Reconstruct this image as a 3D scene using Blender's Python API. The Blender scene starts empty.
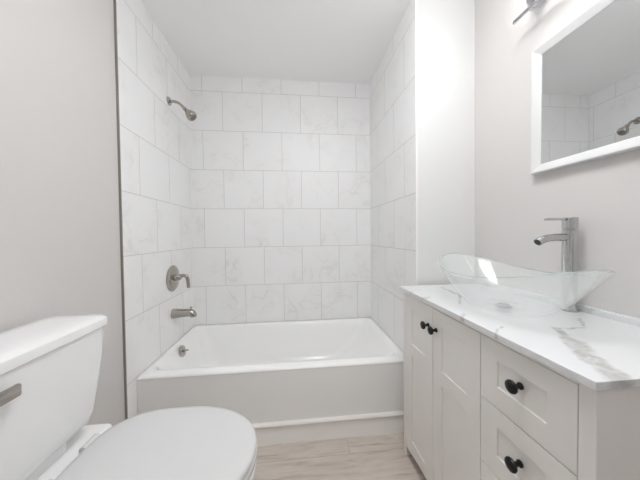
import bpy, bmesh, math, random
from mathutils import Vector, Matrix
random.seed(3)
S = bpy.context.scene
COL = S.collection

# ---------------------------------------------------------------- camera, world, exposure
cam_d = bpy.data.cameras.new('camera')
cam = bpy.data.objects.new('camera', cam_d)
COL.objects.link(cam)
S.camera = cam
cam_d.sensor_fit = 'HORIZONTAL'
cam_d.sensor_width = 36.0
cam_d.lens = 246.68 / 640 * 36
cam_d.clip_start = 0.02
r_ = Vector((0.99473528, -0.10183002, -0.01150502))
u_ = Vector((0.01351633, 0.01908372, 0.99972652))
w_ = Vector((0.10158261, 0.99461875, -0.02035962))
M3 = Matrix((r_, u_, -w_)).transposed()
cam.matrix_world = Matrix.Translation((0.84671, -2.15364, 1.18026)) @ M3.to_4x4()

world = bpy.data.worlds.new('world')
S.world = world
world.use_nodes = True
WB = world.node_tree.nodes['Background']
WB.inputs[0].default_value = (0.97, 0.985, 1.0, 1)
WB.inputs[1].default_value = 0.3          # soft fill let in by an added, unseen doorway behind the camera

S.view_settings.view_transform = 'Standard'
S.view_settings.look = 'None'
S.view_settings.exposure = 0.57
S.view_settings.gamma = 1.0
S.view_settings.use_curve_mapping = False
S.cycles.max_bounces = 16
S.cycles.diffuse_bounces = 10
S.cycles.glossy_bounces = 6
S.cycles.transparent_max_bounces = 16
FILL = 15.0                               # emission of the added fill lamp's diffuser
LAMP = 5.5                               # emission of the lit vanity lamp shades

# ---------------------------------------------------------------- materials
def lin(c):
    return tuple(((v / 255) / 12.92 if v / 255 <= .04045 else ((v / 255 + .055) / 1.055) ** 2.4) for v in c) + (1,)

def mat(name, col, rough=.5, metal=0.0, spec=.5, coat=0.0):
    m = bpy.data.materials.new(name)
    m.use_nodes = True
    b = m.node_tree.nodes['Principled BSDF']
    b.inputs['Base Color'].default_value = lin(col)
    b.inputs['Roughness'].default_value = rough
    b.inputs['Metallic'].default_value = metal
    b.inputs['Specular IOR Level'].default_value = spec
    b.inputs['Coat Weight'].default_value = coat
    return m

class NT:
    def __init__(s, m):
        s.t = m.node_tree
        s.n = s.t.nodes
        s.b = s.n.get('Principled BSDF')
    def new(s, typ, **kw):
        n = s.n.new(typ)
        for k, v in kw.items():
            setattr(n, k, v)
        return n
    def link(s, a, b):
        s.t.links.new(a, b)
    def math(s, op, a, b=None):
        n = s.new('ShaderNodeMath', operation=op)
        for i, v in enumerate((a, b)):
            if v is None:
                continue
            if isinstance(v, (int, float)):
                n.inputs[i].default_value = v
            else:
                s.link(v, n.inputs[i])
        return n.outputs[0]
    def ramp(s, fac, stops):
        n = s.new('ShaderNodeValToRGB')
        e = n.color_ramp.elements
        while len(e) < len(stops):
            e.new(.5)
        for el, (p, c) in zip(e, stops):
            el.position = p
            el.color = c
        s.link(fac, n.inputs[0])
        return n.outputs[0]
    def mix(s, fac, a, b, blend='MIX'):
        n = s.new('ShaderNodeMix', data_type='RGBA', blend_type=blend)
        if isinstance(fac, (int, float)):
            n.inputs[0].default_value = fac
        else:
            s.link(fac, n.inputs[0])
        for i, v in ((6, a), (7, b)):
            if isinstance(v, tuple):
                n.inputs[i].default_value = v
            else:
                s.link(v, n.inputs[i])
        return n.outputs[2]
    def bump(s, h, strength=.2, dist=.002):
        n = s.new('ShaderNodeBump')
        n.inputs['Strength'].default_value = strength
        n.inputs['Distance'].default_value = dist
        s.link(h, n.inputs['Height'])
        s.link(n.outputs[0], s.b.inputs['Normal'])

def paint(name, col, rough=.6):
    m = mat(name, col, rough, spec=.3)
    k = NT(m)
    tc = k.new('ShaderNodeTexCoord')
    nz = k.new('ShaderNodeTexNoise')
    nz.inputs['Scale'].default_value = 220
    k.link(tc.outputs['Object'], nz.inputs['Vector'])
    k.bump(nz.outputs[0], .08, .001)
    return m

TILE = 0.325
def tile_mat(name, axis, seed):
    """marble-look square tiles in running bond; axis = the horizontal axis of the wall"""
    m = mat(name, (232, 232, 230), .22, spec=.4)
    k = NT(m)
    tc = k.new('ShaderNodeTexCoord')
    sp = k.new('ShaderNodeSeparateXYZ')
    k.link(tc.outputs['Object'], sp.inputs[0])
    cb = k.new('ShaderNodeCombineXYZ')
    # brick rows: odd rows (counted from the tub) are shifted half a tile
    hor = k.math('ADD', sp.outputs[axis], {0: -.0975 + 10 * TILE, 1: .2025 + 10 * TILE}[axis])
    ver = k.math('ADD', sp.outputs[2], -0.435 + 5 * TILE)
    k.link(hor, cb.inputs[0])
    k.link(ver, cb.inputs[1])
    br = k.new('ShaderNodeTexBrick', offset=.5, offset_frequency=2, squash=1.0)
    br.inputs['Color1'].default_value = (0, 0, 0, 1)
    br.inputs['Color2'].default_value = (1, 1, 1, 1)
    br.inputs['Mortar'].default_value = (.5, .5, .5, 1)
    br.inputs['Scale'].default_value = 1.0
    br.inputs['Mortar Size'].default_value = 0.0022
    br.inputs['Mortar Smooth'].default_value = 0.3
    br.inputs['Bias'].default_value = 0
    br.inputs['Brick Width'].default_value = TILE
    br.inputs['Row Height'].default_value = TILE
    k.link(cb.outputs[0], br.inputs['Vector'])
    rnd = k.math('MULTIPLY', br.outputs['Color'], 37.0)
    rnd = k.math('ADD', rnd, seed)
    n1 = k.new('ShaderNodeTexNoise', noise_dimensions='4D')
    n1.inputs['Scale'].default_value = 5.0
    n1.inputs['Detail'].default_value = 5
    n1.inputs['Distortion'].default_value = .9
    k.link(tc.outputs['Object'], n1.inputs['Vector'])
    k.link(rnd, n1.inputs['W'])
    v = k.math('ABSOLUTE', k.math('SUBTRACT', n1.outputs[0], .5))
    vein = k.ramp(v, [(0, (1, 1, 1, 1)), (.035, (0, 0, 0, 1))])
    n2 = k.new('ShaderNodeTexNoise', noise_dimensions='4D')
    n2.inputs['Scale'].default_value = 4.0
    n2.inputs['Detail'].default_value = 3
    k.link(tc.outputs['Object'], n2.inputs['Vector'])
    k.link(rnd, n2.inputs['W'])
    cl = k.ramp(n2.outputs[0], [(.46, (0, 0, 0, 1)), (.68, (1, 1, 1, 1))])
    vf = k.math('MULTIPLY', k.math('MULTIPLY', vein, cl), .28)
    c = k.mix(k.math('MULTIPLY', cl, .25), lin((238, 238, 238)), lin((227, 226, 224)))
    c = k.mix(vf, c, lin((196, 193, 188)))
    c = k.mix(br.outputs['Fac'], c, lin((205, 203, 200)))
    k.link(c, k.b.inputs['Base Color'])
    rg = k.math('ADD', k.math('MULTIPLY', br.outputs['Fac'], .4), .42)
    k.link(rg, k.b.inputs['Roughness'])
    k.bump(k.math('SUBTRACT', 1.0, br.outputs['Fac']), .35, .0015)
    return m

def floor_mat():
    m = mat('pale wood plank', (185, 174, 162), .45, spec=.35)
    k = NT(m)
    tc = k.new('ShaderNodeTexCoord')
    mp = k.new('ShaderNodeMapping')
    mp.inputs['Location'].default_value = (3.3, 3.03, 0)
    k.link(tc.outputs['Object'], mp.inputs[0])
    br = k.new('ShaderNodeTexBrick', offset=.37, offset_frequency=2)
    br.inputs['Color1'].default_value = (0, 0, 0, 1)
    br.inputs['Color2'].default_value = (1, 1, 1, 1)
    br.inputs['Mortar'].default_value = (.4, .4, .4, 1)
    br.inputs['Scale'].default_value = 1
    br.inputs['Mortar Size'].default_value = .0012
    br.inputs['Brick Width'].default_value = 1.22
    br.inputs['Row Height'].default_value = .18
    k.link(mp.outputs[0], br.inputs['Vector'])
    st = k.new('ShaderNodeMapping')
    st.inputs['Scale'].default_value = (1.6, 13, 1)
    k.link(tc.outputs['Object'], st.inputs[0])
    n1 = k.new('ShaderNodeTexNoise', noise_dimensions='4D')
    n1.inputs['Scale'].default_value = 2.2
    n1.inputs['Detail'].default_value = 6
    n1.inputs['Roughness'].default_value = .62
    n1.inputs['Distortion'].default_value = .5
    k.link(st.outputs[0], n1.inputs['Vector'])
    k.link(k.math('MULTIPLY', br.outputs['Color'], 9.0), n1.inputs['W'])
    c = k.ramp(n1.outputs[0], [(.28, lin((166, 154, 142))), (.45, lin((200, 190, 180))), (.58, lin((213, 204, 195))), (.75, lin((186, 175, 165)))])
    kn = k.new('ShaderNodeTexNoise')
    kn.inputs['Scale'].default_value = 3.4
    kn.inputs['Detail'].default_value = 5
    k.link(st.outputs[0], kn.inputs['Vector'])
    kf = k.ramp(kn.outputs[0], [(.58, (0, 0, 0, 1)), (.72, (1, 1, 1, 1))])
    c = k.mix(k.math('MULTIPLY', kf, .45), c, lin((140, 126, 112)))
    c = k.mix(k.math('MULTIPLY', br.outputs['Color'], .18), c, lin((165, 154, 142)))
    c = k.mix(k.math('MULTIPLY', br.outputs['Fac'], .55), c, lin((120, 108, 96)))
    k.link(c, k.b.inputs['Base Color'])
    k.bump(n1.outputs[0], .06, .001)
    return m

def marble_mat():
    m = mat('white marble', (243, 243, 242), .18, spec=.4)
    k = NT(m)
    tc = k.new('ShaderNodeTexCoord')
    nz = k.new('ShaderNodeTexNoise')
    nz.inputs['Scale'].default_value = 9
    nz.inputs['Detail'].default_value = 5
    nz.inputs['Roughness'].default_value = .6
    k.link(tc.outputs['Object'], nz.inputs['Vector'])
    off = k.new('ShaderNodeVectorMath', operation='MULTIPLY_ADD')
    k.link(nz.outputs['Color'], off.inputs[0])
    off.inputs[1].default_value = (.085, .085, 0)
    off.inputs[2].default_value = (-.0425, -.0425, 0)
    ad = k.new('ShaderNodeVectorMath', operation='ADD')
    k.link(tc.outputs['Object'], ad.inputs[0])
    k.link(off.outputs[0], ad.inputs[1])
    P = ad.outputs[0]
    def seg(a, b, w):
        """0..1 mask round the segment a-b on the slab"""
        A = Vector((a[0], a[1], 0)); B = Vector((b[0], b[1], 0)); D = B - A
        fl = k.new('ShaderNodeVectorMath', operation='MULTIPLY')
        k.link(P, fl.inputs[0]); fl.inputs[1].default_value = (1, 1, 0)
        sb = k.new('ShaderNodeVectorMath', operation='SUBTRACT')
        k.link(fl.outputs[0], sb.inputs[0]); sb.inputs[1].default_value = A
        dt = k.new('ShaderNodeVectorMath', operation='DOT_PRODUCT')
        k.link(sb.outputs[0], dt.inputs[0]); dt.inputs[1].default_value = D / D.length_squared
        t = k.new('ShaderNodeClamp')
        k.link(dt.outputs['Value'], t.inputs[0])
        sc = k.new('ShaderNodeVectorMath', operation='SCALE')
        sc.inputs[0].default_value = D
        k.link(t.outputs[0], sc.inputs['Scale'])
        ds = k.new('ShaderNodeVectorMath', operation='DISTANCE')
        k.link(sb.outputs[0], ds.inputs[0]); k.link(sc.outputs[0], ds.inputs[1])
        mr = k.new('ShaderNodeMapRange', interpolation_type='SMOOTHSTEP')
        k.link(ds.outputs['Value'], mr.inputs[0])
        mr.inputs[1].default_value = w * .35; mr.inputs[2].default_value = w
        mr.inputs[3].default_value = 1; mr.inputs[4].default_value = 0
        return mr.outputs[0]
    segs = [((1.607, -1.51), (1.56, -1.59), .020, .75), ((1.56, -1.59), (1.455, -1.745), .030, .65),
            ((1.610, -1.515), (1.690, -1.512), .007, .7), ((1.70, -1.50), (1.765, -1.455), .006, .6),
            ((1.607, -.926), (1.615, -1.0), .008, .7), ((1.615, -1.0), (1.575, -1.14), .013, .7),
            ((1.57, -1.15), (1.50, -1.24), .009, .5), ((1.685, -1.19), (1.72, -1.26), .016, .8),
            ((1.60, -1.23), (1.66, -1.33), .011, .8), ((1.83, -1.36), (1.86, -1.42), .010, .5),
            ((1.44, -1.11), (1.40, -1.13), .010, .7), ((1.44, -1.36), (1.40, -1.40), .010, .7),
            ((1.42, -1.00), (1.40, -1.01), .007, .7), ((1.46, -1.47), (1.40, -1.53), .007, .6),
            ((1.85, -.95), (1.72, -1.05), .009, .5)]
    tot = None
    for a, b, w, s in segs:
        x = k.math('MULTIPLY', seg(a, b, w), s)
        tot = x if tot is None else k.math('MAXIMUM', tot, x)
    fine = k.new('ShaderNodeTexNoise')
    fine.inputs['Scale'].default_value = 32
    fine.inputs['Detail'].default_value = 6
    fine.inputs['Distortion'].default_value = 1.2
    k.link(tc.outputs['Object'], fine.inputs['Vector'])
    ff = k.ramp(fine.outputs[0], [(.38, (.45, .45, .45, 1)), (.62, (1, 1, 1, 1))])
    f = k.math('MULTIPLY', tot, ff)
    c = k.mix(f, lin((220, 221, 222)), lin((158, 155, 151)))
    k.link(c, k.b.inputs['Base Color'])
    return m

def glass_mat(name, tint, white=.0, refl=1.0):
    """clear thin glass: see-through with mirror reflections, plus a little milky scatter"""
    m = bpy.data.materials.new(name)
    m.use_nodes = True
    k = NT(m)
    k.n.remove(k.b)
    out = k.n['Material Output']
    tr = k.new('ShaderNodeBsdfTransparent'); tr.inputs[0].default_value = tint
    gl = k.new('ShaderNodeBsdfGlossy'); gl.inputs['Roughness'].default_value = .02
    df = k.new('ShaderNodeBsdfDiffuse'); df.inputs[0].default_value = (.95, .97, .97, 1)
    tl = k.new('ShaderNodeBsdfTranslucent'); tl.inputs[0].default_value = (.95, .97, .97, 1)
    md = k.new('ShaderNodeMixShader'); md.inputs[0].default_value = .5
    k.link(df.outputs[0], md.inputs[1]); k.link(tl.outputs[0], md.inputs[2])
    m1 = k.new('ShaderNodeMixShader'); m1.inputs[0].default_value = white
    k.link(tr.outputs[0], m1.inputs[1]); k.link(md.outputs[0], m1.inputs[2])
    fr = k.new('ShaderNodeLayerWeight'); fr.inputs['Blend'].default_value = .5
    fc = k.math('ADD', k.math('MULTIPLY', k.math('POWER', fr.outputs['Facing'], 4.0), .45), .035)
    m2 = k.new('ShaderNodeMixShader')
    k.link(k.math('MULTIPLY', fc, refl), m2.inputs[0])
    k.link(m1.outputs[0], m2.inputs[1]); k.link(gl.outputs[0], m2.inputs[2])
    k.link(m2.outputs[0], out.inputs[0])
    return m

def emit_mat(name, col, strength):
    m = bpy.data.materials.new(name)
    m.use_nodes = True
    k = NT(m)
    k.n.remove(k.b)
    e = k.new('ShaderNodeEmission')
    e.inputs[0].default_value = col
    e.inputs[1].default_value = strength
    k.link(e.outputs[0], k.n['Material Output'].inputs[0])
    return m

MT = dict(
    wall=paint('warm white wall paint', (209, 206, 204)),
    ceiling=paint('ceiling paint', (247, 247, 247), .75),
    partition=paint('white wall paint', (221, 221, 220)),
    trim=mat('white trim paint', (236, 232, 229), .35),
    board=paint('off white board paint', (248, 246, 244), .5),
    edge=mat('dark tile edge', (136, 129, 122), .6),
    tile_back=tile_mat('marble wall tile back', 0, 1.0),
    tile_left=tile_mat('marble wall tile left', 1, 5.0),
    tile_right=tile_mat('marble wall tile right', 1, 11.0),
    floor=floor_mat(),
    marble=marble_mat(),
    tub=mat('white tub enamel', (243, 243, 242), .14, spec=.5),
    porcelain=mat('white porcelain', (238, 238, 238), .12, spec=.5),
    seat=mat('white seat plastic', (214, 214, 214), .25, spec=.4),
    nickel=mat('brushed nickel', (180, 174, 167), .2, 1.0),
    chrome=mat('polished chrome', (196, 196, 197), .08, 1.0),
    sprayface=mat('grey spray plate', (120, 118, 115), .4),
    darkhole=mat('dark rubber', (40, 40, 42), .6),
    cabinet=mat('white cabinet lacquer', (232, 229, 225), .35, spec=.4),
    black=mat('matte black metal', (22, 21, 21), .32, .3),
    frame=mat('white mirror frame lacquer', (216, 216, 216), .3, spec=.4),
    mirror=mat('mirror silver', (226, 228, 228), .0, 1.0),
    bowlglass=glass_mat('clear sink glass', (.992, .997, .995, 1), .16, 1.0),
    rimglass=glass_mat('green tinted glass edge', (.86, .94, .92, 1), .30, 1.0),
    crystal=glass_mat('clear lamp crystal', (.92, .92, .95, 1), .10, 1.0),
    diffuser=emit_mat('lit fill lamp diffuser', (.97, .985, 1.0, 1), FILL),
    shade=emit_mat('lit frosted shade', (.95, .98, 1.0, 1), LAMP),
)

# ---------------------------------------------------------------- mesh helpers
def link(o, parent=None):
    COL.objects.link(o)
    if parent:
        o.parent = parent
        o.matrix_parent_inverse = Matrix.Translation(-Vector(parent.location))
    return o

def obj(name, bm, material, parent=None, smooth=True, auto=35):
    bmesh.ops.recalc_face_normals(bm, faces=bm.faces)
    me = bpy.data.meshes.new(name)
    bm.to_mesh(me)
    bm.free()
    for m in (material if isinstance(material, (list, tuple)) else [material]):
        me.materials.append(m)
    if smooth:
        me.polygons.foreach_set('use_smooth', [True] * len(me.polygons))
        me.set_sharp_from_angle(angle=math.radians(auto))
    o = bpy.data.objects.new(name, me)
    return link(o, parent)

def struct(name, bm, material, smooth=False):
    o = obj(name, bm, material, smooth=smooth)
    o['kind'] = 'structure'
    return o

def thing(name, loc, label, cat, group=None):
    o = bpy.data.objects.new(name, None)
    o.location = loc
    o.empty_display_size = .05
    COL.objects.link(o)
    o['label'] = label
    o['category'] = cat
    if group:
        o['group'] = group
    return o

def box(bm, x0, x1, y0, y1, z0, z1, bev=0, seg=2):
    vs = [bm.verts.new((x, y, z)) for x in (x0, x1) for y in (y0, y1) for z in (z0, z1)]
    q = [(0, 1, 3, 2), (4, 6, 7, 5), (0, 4, 5, 1), (2, 3, 7, 6), (0, 2, 6, 4), (1, 5, 7, 3)]
    fs = [bm.faces.new([vs[i] for i in f]) for f in q]
    if bev:
        es = list({e for f in fs for e in f.edges})
        bmesh.ops.bevel(bm, geom=es, offset=bev, segments=seg, affect='EDGES', profile=.5)
    return bm

def loft(bm, rings, close0=True, close1=True, cyc=False):
    R = [[bm.verts.new(p) for p in r] for r in rings]
    n = len(R[0])
    pairs = list(zip(R[:-1], R[1:])) + ([(R[-1], R[0])] if cyc else [])
    for a, b in pairs:
        for i in range(n):
            j = (i + 1) % n
            bm.faces.new((a[i], a[j], b[j], b[i]))
    if not cyc:
        if close0:
            bm.faces.new(R[0][::-1])
        if close1:
            bm.faces.new(R[-1])
    return bm

def frame_for(d):
    d = d.normalized()
    a = Vector((0, 0, 1)) if abs(d.z) < .9 else Vector((1, 0, 0))
    u = d.cross(a).normalized()
    return u, d.cross(u).normalized()

def lathe(bm, origin, axis, prof, n=32):
    """prof: (distance along axis, radius)"""
    o = Vector(origin); d = Vector(axis).normalized()
    u, v = frame_for(d)
    rings = [[o + d * t + (u * math.cos(2 * math.pi * i / n) + v * math.sin(2 * math.pi * i / n)) * max(r, 1e-4) for i in range(n)] for t, r in prof]
    return loft(bm, rings)

def tube(bm, pts, rad, n=16, sub=6):
    P = [Vector(p) for p in pts]
    if not isinstance(rad, (list, tuple)):
        rad = [rad] * len(P)
    # Catmull-Rom resample
    Q, Rr = [], []
    for i in range(len(P) - 1):
        p0, p1, p2, p3 = P[max(i - 1, 0)], P[i], P[i + 1], P[min(i + 2, len(P) - 1)]
        for s in range(sub):
            t = s / sub
            Q.append(.5 * (2 * p1 + (p2 - p0) * t + (2 * p0 - 5 * p1 + 4 * p2 - p3) * t * t + (3 * p1 - p0 - 3 * p2 + p3) * t ** 3))
            Rr.append(rad[i] * (1 - t) + rad[i + 1] * t)
    Q.append(P[-1]); Rr.append(rad[-1])
    d = (Q[1] - Q[0]).normalized()
    u, v = frame_for(d)
    rings = []
    for i, q in enumerate(Q):
        dd = (Q[min(i + 1, len(Q) - 1)] - Q[max(i - 1, 0)]).normalized()
        u = (u - dd * u.dot(dd)).normalized()
        v = dd.cross(u)
        rings.append([q + (u * math.cos(2 * math.pi * k / n) + v * math.sin(2 * math.pi * k / n)) * Rr[i] for k in range(n)])
    return loft(bm, rings)

def rrect(x0, x1, y0, y1, r, z, n=8):
    pts = []
    for cx, cy, a0 in ((x1 - r, y1 - r, 0), (x0 + r, y1 - r, 90), (x0 + r, y0 + r, 180), (x1 - r, y0 + r, 270)):
        for i in range(n + 1):
            a = math.radians(a0 + 90 * i / n)
            pts.append((cx + r * math.cos(a), cy + r * math.sin(a), z))
    return pts

BM = bmesh.new

# ---------------------------------------------------------------- the room
H = 2.510
XL, XR = 0.0, 1.523            # tiled faces of the alcove
YF = -0.834                    # face of the short wall beside the tub
XW = 1.875                     # wall behind the vanity
YE = -2.45
struct('floor', box(BM(), -.3, 2.1, YE - .1, .15, -.08, 0), MT['floor'])
struct('ceiling', box(BM(), -.3, 2.1, YE - .1, .15, H, H + .1), MT['ceiling'])
struct('wall_back', box(BM(), -.3, 2.1, 0, .12, 0, H), MT['tile_back'])
struct('wall_left', box(BM(), -.15, -.008, YE, 0, 0, H), MT['wall'])
struct('wall_alcove_left', box(BM(), -.008, XL, -.842, 0, 0, H), MT['tile_left'])
struct('wall_alcove_right', box(BM(), XR, XR + .008, YF + .002, 0, 0, H), MT['tile_right'])
bm = BM()
box(bm, XR + .008, 2.0, YF, 0, 0, H)
struct('wall_partition', bm, MT['partition'])
struct('trim_1', box(BM(), XR - .002, XR + .010, YF - .002, YF + .004, .0, H, .0015), MT['trim'])
struct('wall_right', box(BM(), XW, 2.0, YE, YF, 0, H), MT['wall'])
bm = BM()
box(bm, -.15, .30, YE - .1, YE, 0, H)
box(bm, 1.30, 2.0, YE - .1, YE, 0, H)
box(bm, .30, 1.30, YE - .1, YE, 2.08, H)  # unseen doorway opening, added so the world fill gets in
struct('wall_front', bm, MT['wall'])
struct('trim_2', box(BM(), -.008, XL + .0015, -.8475, -.842, 0, H), MT['edge'])
# board the tub skirt stands on, and the bead that covers the joint
struct('trim_3', box(BM(), 0, XR, -.765, -.70, 0, .104), MT['board'])
bm = BM()
prof = [(-.755, .126), (-.768, .125), (-.7745, .120), (-.777, .113), (-.775, .106), (-.770, .102), (-.755, .102)]
loft(bm, [[(x, y, z) for y, z in prof] for x in (0.001, XR - .001)])
struct('trim_4', bm, MT['trim'], smooth=True)

# ---------------------------------------------------------------- bathtub
tub = thing('bathtub', (.76, -.38, .104), 'white alcove bathtub with straight skirt below the tiled shower walls', 'bathtub')
T = .435
bm = BM()
e = .002
rings = [rrect(e, XR - e, -.762, -e, .004, .418),
         rrect(e, XR - e, -.767, -e, .006, .418),
         rrect(e, XR - e, -.767, -e, .008, .424),
         rrect(e + .002, XR - e - .002, -.762, -e - .002, .010, .4305),
         rrect(e + .006, XR - e - .006, -.750, -e - .006, .02, T),
         rrect(.018, XR - .024, -.708, -.026, .06, T),
         rrect(.027, XR - .036, -.696, -.036, .07, .431),
         rrect(.036, XR - .046, -.689, -.044, .08, .420),
         rrect(.056, XR - .075, -.682, -.054, .09, .370),
         rrect(.080, XR - .150, -.672, -.072, .11, .290),
         rrect(.105, XR - .230, -.655, -.085, .12, .190),
         rrect(.130, XR - .290, -.635, -.100, .13, .145),
         rrect(.180, XR - .350, -.590, -.145, .13, .122),
         rrect(.300, XR - .500, -.480, -.260, .09, .118)]
loft(bm, rings, close0=False)
obj('basin', bm, MT['tub'], tub, auto=180)
bm = BM()
prof = [(-.700, .400), (-.700, .4195), (-.7668, .4195), (-.7666, .395), (-.764, .30), (-.759, .16), (-.757, .106), (-.700, .106)]
loft(bm, [[(x, y, z) for y, z in prof] for x in (e, XR - e)])
obj('skirt', bm, MT['tub'], tub)
bm = BM()
ax = Vector((1, 0, .22)).normalized()
lathe(bm, (.058, -.366, .385), ax, [(-.002, .001), (-.002, .038), (.004, .038), (.009, .034), (.011, .018), (.012, .001)])
op = obj('overflow_plate', bm, MT['nickel'], tub)
bm = BM()
lathe(bm, (.066, -.366, .385), ax, [(0, .008), (.012, .007), (.018, .005)], 16)
tube(bm, [(.075, -.366, .388), (.085, -.362, .388), (.096, -.358, .387)], [.004, .0045, .005], 10)
c = obj('trip_lever', bm, MT['nickel'], op)
c.matrix_parent_inverse = Matrix()
op['label'] = 'brushed nickel overflow plate'

# ---------------------------------------------------------------- shower fittings on the left tiled wall
sh = thing('shower_fitting', (0, -.351, 2.108), 'brushed nickel shower head on a bent arm high on the left tiled wall', 'shower')
obj('escutcheon', lathe(BM(), (0, -.351, 2.108), (1, 0, 0), [(0, .001), (0, .029), (.004, .029), (.010, .024), (.014, .014), (.014, .001)]), MT['nickel'], sh)
obj('shower_arm', tube(BM(), [(0.002, -.351, 2.108), (.035, -.351, 2.107), (.062, -.351, 2.099), (.083, -.351, 2.083), (.103, -.351, 2.061)], .0095), MT['nickel'], sh)
d = Vector((.052, 0, -.056)).normalized()
hd = obj('spray_head', lathe(BM(), (.100, -.351, 2.065), d, [(0, .001), (0, .013), (.012, .014), (.016, .0115), (.020, .0115), (.026, .016), (.042, .025), (.058, .032), (.070, .035), (.080, .034), (.087, .029), (.089, .024), (.089, .001)]), MT['nickel'], sh)
bm = BM()
lathe(bm, Vector((.100, -.351, 2.065)) + d * .0885, d, [(0, .001), (0, .023), (.003, .021), (.005, .001)])
c = obj('spray_face', bm, MT['sprayface'], hd); c.matrix_parent_inverse = Matrix()

va = thing('shower_valve', (0, -.355, .892), 'brushed nickel round valve plate with a bent lever handle above the tub spout', 'shower valve')
obj('valve_plate', lathe(BM(), (0, -.355, .892), (1, 0, 0), [(0, .001), (0, .088), (.004, .090), (.010, .084), (.016, .060), (.020, .030), (.021, .001)], 48), MT['nickel'], va)
obj('valve_stem', lathe(BM(), (.018, -.355, .896), (1, 0, 0), [(0, .001), (0, .022), (.030, .020), (.036, .016), (.036, .001)]), MT['nickel'], va)
obj('lever_handle', tube(BM(), [(.040, -.355, .900), (.065, -.355, .908), (.086, -.355, .907), (.099, -.355, .893), (.104, -.355, .862), (.106, -.355, .824)], [.013, .013, .012, .0115, .011, .011]), MT['nickel'], va)

ts = thing('tub_spout', (0, -.36, .648), 'brushed nickel tub spout with a diverter knob above the tub rim', 'tub spout')
bm = BM()
tube(bm, [(0.001, -.36, .648), (.02, -.36, .648), (.06, -.36, .649), (.100, -.36, .650), (.122, -.36, .646), (.133, -.36, .636), (.135, -.36, .620)], [.034, .033, .028, .026, .026, .023, .020], 24)
obj('spout_body', bm, MT['nickel'], ts)
obj('diverter_knob', lathe(BM(), (.120, -.36, .668), (0, 0, 1), [(0, .004), (.012, .004), (.014, .008), (.020, .009), (.023, .006), (.023, .001)], 16), MT['nickel'], ts)

# ---------------------------------------------------------------- toilet
to = thing('toilet', (.3, -1.41, 0), 'white two piece toilet with the lid closed against the left wall', 'toilet')
TY0, TY1 = -1.655, -1.222
def tank_ring(z, x1, iy, r=.035, x0=.022):
    return rrect(x0, x1, TY0 + iy, TY1 - iy, r, z)
bm = BM()
loft(bm, [tank_ring(.530, .150, .10, .03), tank_ring(.574, .150, .10, .03), tank_ring(.577, .166, .058, .03), tank_ring(.590, .180, .048, .035), tank_ring(.62, .187, .040),
          tank_ring(.72, .193, .025), tank_ring(.80, .198, .016), tank_ring(.879, .200, .010)])
obj('tank', bm, MT['porcelain'], to)
bm = BM()
loft(bm, [tank_ring(.8805, .203, .004, .03, .016), tank_ring(.884, .207, 0, .034, .013), tank_ring(.896, .208, 0, .034, .012),
          tank_ring(.908, .205, .002, .034, .013), tank_ring(.915, .196, .010, .034, .018), tank_ring(.919, .176, .03, .03, .03), tank_ring(.920, .14, .07, .03, .06)])
obj('tank_lid', bm, MT['porcelain'], to)
bm = BM()
lathe(bm, (.196, -1.600, .838), (1, 0, 0), [(0, .001), (0, .017), (.010, .016), (.014, .010), (.024, .010)], 20)
box(bm, .212, .224, -1.617, -1.530, .823, .852, .005)
c = obj('flush_lever', bm, MT['nickel'], to)
c['label'] = 'brushed nickel flush lever'

BY = -1.405
def egg(z, xb, xf, w, n=64, sq=.55, cx=None):
    """plan outline: squarish back at xb, round nose at xf, half width w"""
    cx = xb + (xf - xb) * .47 if cx is None else cx
    pts = []
    for i in range(n):
        a = 2 * math.pi * i / n
        c_, s_ = math.cos(a), math.sin(a)
        if c_ >= 0:
            x = cx + (xf - cx) * c_; y = w * math.copysign(abs(s_) ** .93, s_)
        else:
            x = cx - (cx - xb) * abs(c_) ** sq; y = w * math.copysign(abs(s_) ** sq, s_) * (1 - .10 * c_ * c_)
        pts.append((x, BY + y, z))
    return pts
bm = BM()
loft(bm, [egg(.0, .10, .52, .125), egg(.02, .095, .525, .128), egg(.05, .10, .515, .120), egg(.16, .10, .52, .115), egg(.26, .09, .575, .140), egg(.36, .075, .645, .178),
          egg(.43, .06, .704, .200), egg(.475, .05, .721, .210), egg(.497, .05, .722, .211), egg(.503, .055, .716, .206)])
bo = obj('bowl', bm, MT['porcelain'], to, auto=60)
bm = BM()
box(bm, .03, .206, BY - .17, BY + .178, .44, .5345, .016, 4)
obj('tank_deck', bm, MT['porcelain'], to)
bm = BM()
loft(bm, [egg(.505, .205, .718, .206), egg(.508, .200, .723, .211), egg(.520, .200, .723, .211), egg(.524, .204, .719, .207)])
obj('seat', bm, MT['seat'], to, auto=60)
bm = BM()
loft(bm, [egg(.5275, .208, .716, .205), egg(.5295, .204, .721, .210), egg(.540, .204, .721, .210), egg(.5455, .209, .716, .205), egg(.550, .225, .697, .189), egg(.5525, .28, .63, .13)])
obj('seat_lid', bm, MT['seat'], to, auto=60)
for s in (-1, 1):
    bm = BM()
    tube(bm, [(.205, BY + s * .075 - .028, .541), (.205, BY + s * .075 + .028, .541)], .0105, 16, 1)
    obj('hinge', bm, MT['seat'], to)

# ---------------------------------------------------------------- vanity cabinet
FX = 1.423                       # front face
Y0, Y1 = -1.7405, -.882          # near / far ends
vn = thing('vanity_cabinet', (1.64, -1.31, 0), 'white shaker vanity cabinet with two doors, three drawers and black knobs', 'vanity')
bm = BM()
box(bm, FX + .020, 1.862, Y0 + .010, Y1 - .010, .055, .879, .001)
obj('carcass', bm, MT['cabinet'], vn, smooth=False)
for (xa, xb) in ((FX, FX + .063), (1.800, 1.863)):
    for (ya, yb) in ((Y0, Y0 + .0315), (Y1 - .0315, Y1)):
        obj('leg', box(BM(), xa, xb, ya, yb, 0, .880, .0015), MT['cabinet'], vn, smooth=False)
ya, yb = Y0 + .032, Y1 - .032
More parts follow.
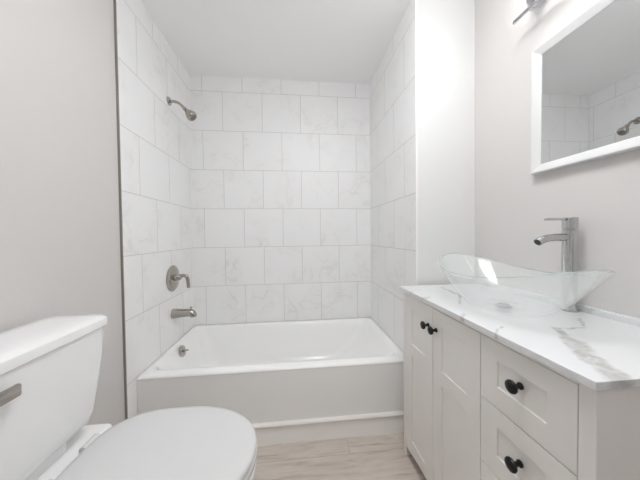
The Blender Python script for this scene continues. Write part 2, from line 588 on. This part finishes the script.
# bottom rail, lifted slightly in the middle
bm = BM()
top, bot = [], []
N = 24
for i in range(N + 1):
    t = i / N
    y = yb + (ya - yb) * t
    bot.append((y, .050 + .018 * min(1, 6 * t, 6 * (1 - t))))
outl = bot + [(ya, .079), (yb, .079)]
loft(bm, [[(x, y, z) for y, z in outl] for x in (FX + .001, FX + .02)])
obj('bottom_rail', bm, MT['cabinet'], vn, smooth=False)
obj('top_rail', box(BM(), FX + .001, FX + .02, ya, yb, .8665, .880), MT['cabinet'], vn, smooth=False)

def shaker(y0, y1, z0, z1, st, panels):
    """front with raised stiles and rails; panels = list of (zlo, zhi) recessed fields"""
    bm = BM()
    box(bm, FX + .0045, FX + .019, y0, y1, z0, z1)
    b = .0012
    box(bm, FX, FX + .012, y0, y0 + st, z0, z1, b)
    box(bm, FX, FX + .012, y1 - st, y1, z0, z1, b)
    edges = [z0] + [v for p in panels for v in p] + [z1]
    for lo, hi in zip(edges[0::2], edges[1::2]):
        box(bm, FX, FX + .012, y0 + st - .002, y1 - st + .002, lo, hi, b)
    return bm

def knob(y, z, parent):
    bm = BM()
    lathe(bm, (FX, y, z), (-1, 0, 0), [(-.001, .001), (-.001, .009), (.003, .009), (.006, .006), (.016, .0055), (.019, .010), (.022, .016), (.026, .0175), (.030, .016), (.033, .010), (.034, .001)], 24)
    o = obj('knob', bm, MT['black'], parent)
    o.matrix_parent_inverse = Matrix()
    o['label'] = 'round black knob'
    return o
g = .0014
DZ0, DZ1 = .081, .865
pan = [(.130, .566), (.629, .805)]
for (da, db, ky) in ((-1.168 + g, -.9135 - g, -1.137), (-1.4397 + g, -1.168 - g, -1.197)):
    dr = obj('door', shaker(da, db, DZ0, DZ1, .062 if da < -1.2 else .064, pan), MT['cabinet'], vn, smooth=False)
    knob(ky, .782, dr)
for (za, zb, ky) in ((.6715 + g, DZ1, .783), (.468 + g, .6715 - g, .578), (DZ0, .468 - g, .275)):
    dw = obj('drawer', shaker(-1.709 + g, -1.4397 - g, za, zb, .063, [(za + .062, zb - .056)]), MT['cabinet'], vn, smooth=False)
    knob(-1.578, ky, dw)

ct = thing('countertop', (1.64, -1.31, .8802), 'white marble countertop with grey veins on the vanity cabinet', 'countertop')
obj('slab', box(BM(), 1.406, XW - .001, -1.751, -.871, .8802, .898, .0016), MT['marble'], ct, smooth=False)
obj('backsplash', box(BM(), XW - .019, XW - .001, -1.751, -.871, .898, .9185, .0012), MT['marble'], ct, smooth=False)

# ---------------------------------------------------------------- glass vessel sink
SX, SY = 1.610, -1.322
A_, B_ = .294, .1825
sk = thing('vessel_sink', (SX, SY, .898), 'clear glass boat shaped vessel sink on the marble countertop', 'sink')
bm = BM()
NB = 96
def bowl_ring(f, inner):
    """f = 0 at the foot .. 1 at the rim"""
    th = 9e-3
    pts = []
    for i in range(NB):
        a = 2 * math.pi * i / NB
        c_, s_ = math.cos(a), math.sin(a)
        zr = 1.030 + .0525 * c_ * c_
        ra = .095 + (A_ - .095) * f ** .92
        rb = .080 + (B_ - .080) * f ** .80
        z = .899 + (zr - .899) * f ** 1.42
        if inner:
            k_ = 1 - f
            ra -= th * (.35 + .65 * f); rb -= th * (.35 + .65 * f)
            z += th * k_
        pts.append((SX + rb * s_, SY + ra * math.copysign(abs(c_) ** 1.02, c_), z))
    return pts
fs = [0, .08, .18, .3, .42, .54, .66, .78, .9, 1]
out_r = [bowl_ring(f, False) for f in fs]
in_r = [bowl_ring(f, True) for f in fs[::-1]]
loft(bm, out_r + in_r)
bw = obj('glass_bowl', bm, MT['bowlglass'], sk, auto=70)
bm = BM()   # the polished edge of the glass
o1, i1 = out_r[-1], in_r[0]
loft(bm, [o1, [(x, y, z + .0022) for x, y, z in o1], [(x, y, z + .0022) for x, y, z in i1], i1], cyc=True)
c = obj('glass_edge', bm, MT['rimglass'], bw, auto=70); c.matrix_parent_inverse = Matrix()
c['label'] = 'green tinted glass edge'
bm = BM()
lathe(bm, (SX, SY, .9075), (0, 0, 1), [(0, .001), (0, .026), (.003, .026), (.005, .020), (.009, .020), (.012, .014), (.012, .001)], 24)
c = obj('drain_cap', bm, MT['chrome'], sk); c['label'] = 'chrome drain cap'

# ---------------------------------------------------------------- faucet
fx, fy = 1.825, -1.367
fa = thing('faucet', (fx, fy, .898), 'tall chrome single lever faucet behind the glass vessel sink', 'faucet')
obj('base_ring', lathe(BM(), (fx, fy, .8982), (0, 0, 1), [(0, .001), (0, .025), (.004, .025), (.006, .0225), (.006, .001)]), MT['chrome'], fa)
obj('body', lathe(BM(), (fx, fy, .904), (0, 0, 1), [(0, .001), (0, .0215), (.284, .0215), (.285, .020), (.287, .020), (.287, .001)], 40), MT['chrome'], fa)
obj('cap', lathe(BM(), (fx, fy, 1.1915), (0, 0, 1), [(0, .001), (0, .020), (.001, .022), (.039, .022), (.041, .0205), (.042, .001)], 40), MT['chrome'], fa)
bm = BM()
tube(bm, [(fx - .015, fy, 1.162), (fx - .06, fy, 1.162), (fx - .090, fy, 1.159), (fx - .113, fy, 1.153), (fx - .127, fy, 1.145)], [.0135, .0135, .0135, .0135, .0138], 20)
sp = obj('spout', bm, MT['chrome'], fa)
bm = BM()
q = Vector((-.014, 0, -.009)).normalized()
lathe(bm, Vector((fx - .127, fy, 1.145)) - q * .001, q, [(0, .001), (0, .0105), (.002, .0105), (.002, .001)], 20)
c = obj('aerator', bm, MT['darkhole'], sp); c.matrix_parent_inverse = Matrix()
bm = BM()
box(bm, fx - .094, fx - .012, fy - .010, fy + .010, 1.222, 1.2305, .003)
obj('lever', bm, MT['chrome'], fa)

# ---------------------------------------------------------------- framed mirror
MY0, MY1, MZ0, MZ1 = -1.735, -1.1955, 1.427, 1.940
mi = thing('framed_mirror', (XW, (MY0 + MY1) / 2, MZ0), 'white framed wall mirror above the faucet', 'mirror')
bm = BM()
prof = [(0, .001), (0, .0255), (.002, .0285), (.006, .0285), (.0315, .0180), (.0330, .0165), (.0340, .0160), (.0340, .001)]
rings = []
for ins, dp in prof:
    x = XW - dp
    rings.append([(x, MY0 + ins, MZ0 + ins), (x, MY1 - ins, MZ0 + ins), (x, MY1 - ins, MZ1 - ins), (x, MY0 + ins, MZ1 - ins)])
loft(bm, rings, cyc=True)
obj('frame', bm, MT['frame'], mi, smooth=False)
obj('mirror_glass', box(BM(), XW - .014, XW - .004, MY0 + .033, MY1 - .033, MZ0 + .033, MZ1 - .033), MT['mirror'], mi, smooth=False)

# ---------------------------------------------------------------- vanity light above the mirror
VL0, VL1 = -1.752, -1.158
vl = thing('vanity_light', (XW, (VL0 + VL1) / 2, 2.080), 'chrome bar vanity light with lit shades above the mirror', 'wall light')
YM = (VL0 + VL1) / 2
obj('bar', box(BM(), 1.797, 1.806, VL0, VL1, 2.080, 2.094, .002), MT['chrome'], vl, smooth=False)
obj('back_plate', box(BM(), XW - .018, XW - .001, YM - .06, YM + .06, 2.070, 2.190, .004), MT['chrome'], vl, smooth=False)
obj('bracket', box(BM(), 1.804, XW - .016, YM - .008, YM + .008, 2.081, 2.092, .002), MT['chrome'], vl, smooth=False)
sx = 1.838
for y in (-1.225, YM - .055, VL0 + .067):
    obj('arm', tube(BM(), [(1.803, y, 2.087), (1.82, y, 2.089), (sx, y, 2.099)], .005, 12), MT['chrome'], vl)
    obj('crystal', lathe(BM(), (sx, y, 2.098), (0, 0, 1), [(0, .001), (0, .020), (.008, .026), (.034, .030), (.036, .001)], 8), MT['crystal'], vl, smooth=False)
    obj('socket', lathe(BM(), (sx, y, 2.134), (0, 0, 1), [(0, .001), (0, .031), (.006, .033), (.026, .030), (.028, .001)], 28), MT['chrome'], vl)
    c = obj('shade', lathe(BM(), (sx, y, 2.163), (0, 0, 1), [(0, .001), (0, .026), (.02, .032), (.05, .0345), (.125, .0345), (.127, .001)], 28), MT['shade'], vl)
    c['label'] = 'lit frosted lamp shade'

# ---------------------------------------------------------------- unseen fill lamp, added to brighten the room
CX_, CY_ = 1.12, -1.58
cl = thing('ceiling_fill', (CX_, CY_, H), 'added out-of-view fill lamp hanging on a short stem with a lit white diffuser', 'fill light')
obj('canopy', lathe(BM(), (CX_, CY_, H), (0, 0, -1), [(.0005, .001), (.0005, .065), (.015, .062), (.022, .05), (.024, .001)], 32), MT['trim'], cl)
obj('stem', lathe(BM(), (CX_, CY_, H - .022), (0, 0, -1), [(0, .001), (0, .010), (.10, .010), (.10, .001)], 16), MT['trim'], cl)
obj('diffuser', lathe(BM(), (CX_, CY_, H - .118), (0, 0, -1), [(0, .001), (.001, .10), (.012, .19), (.035, .235), (.060, .225), (.085, .16), (.098, .06), (.10, .001)], 48), MT['diffuser'], cl)
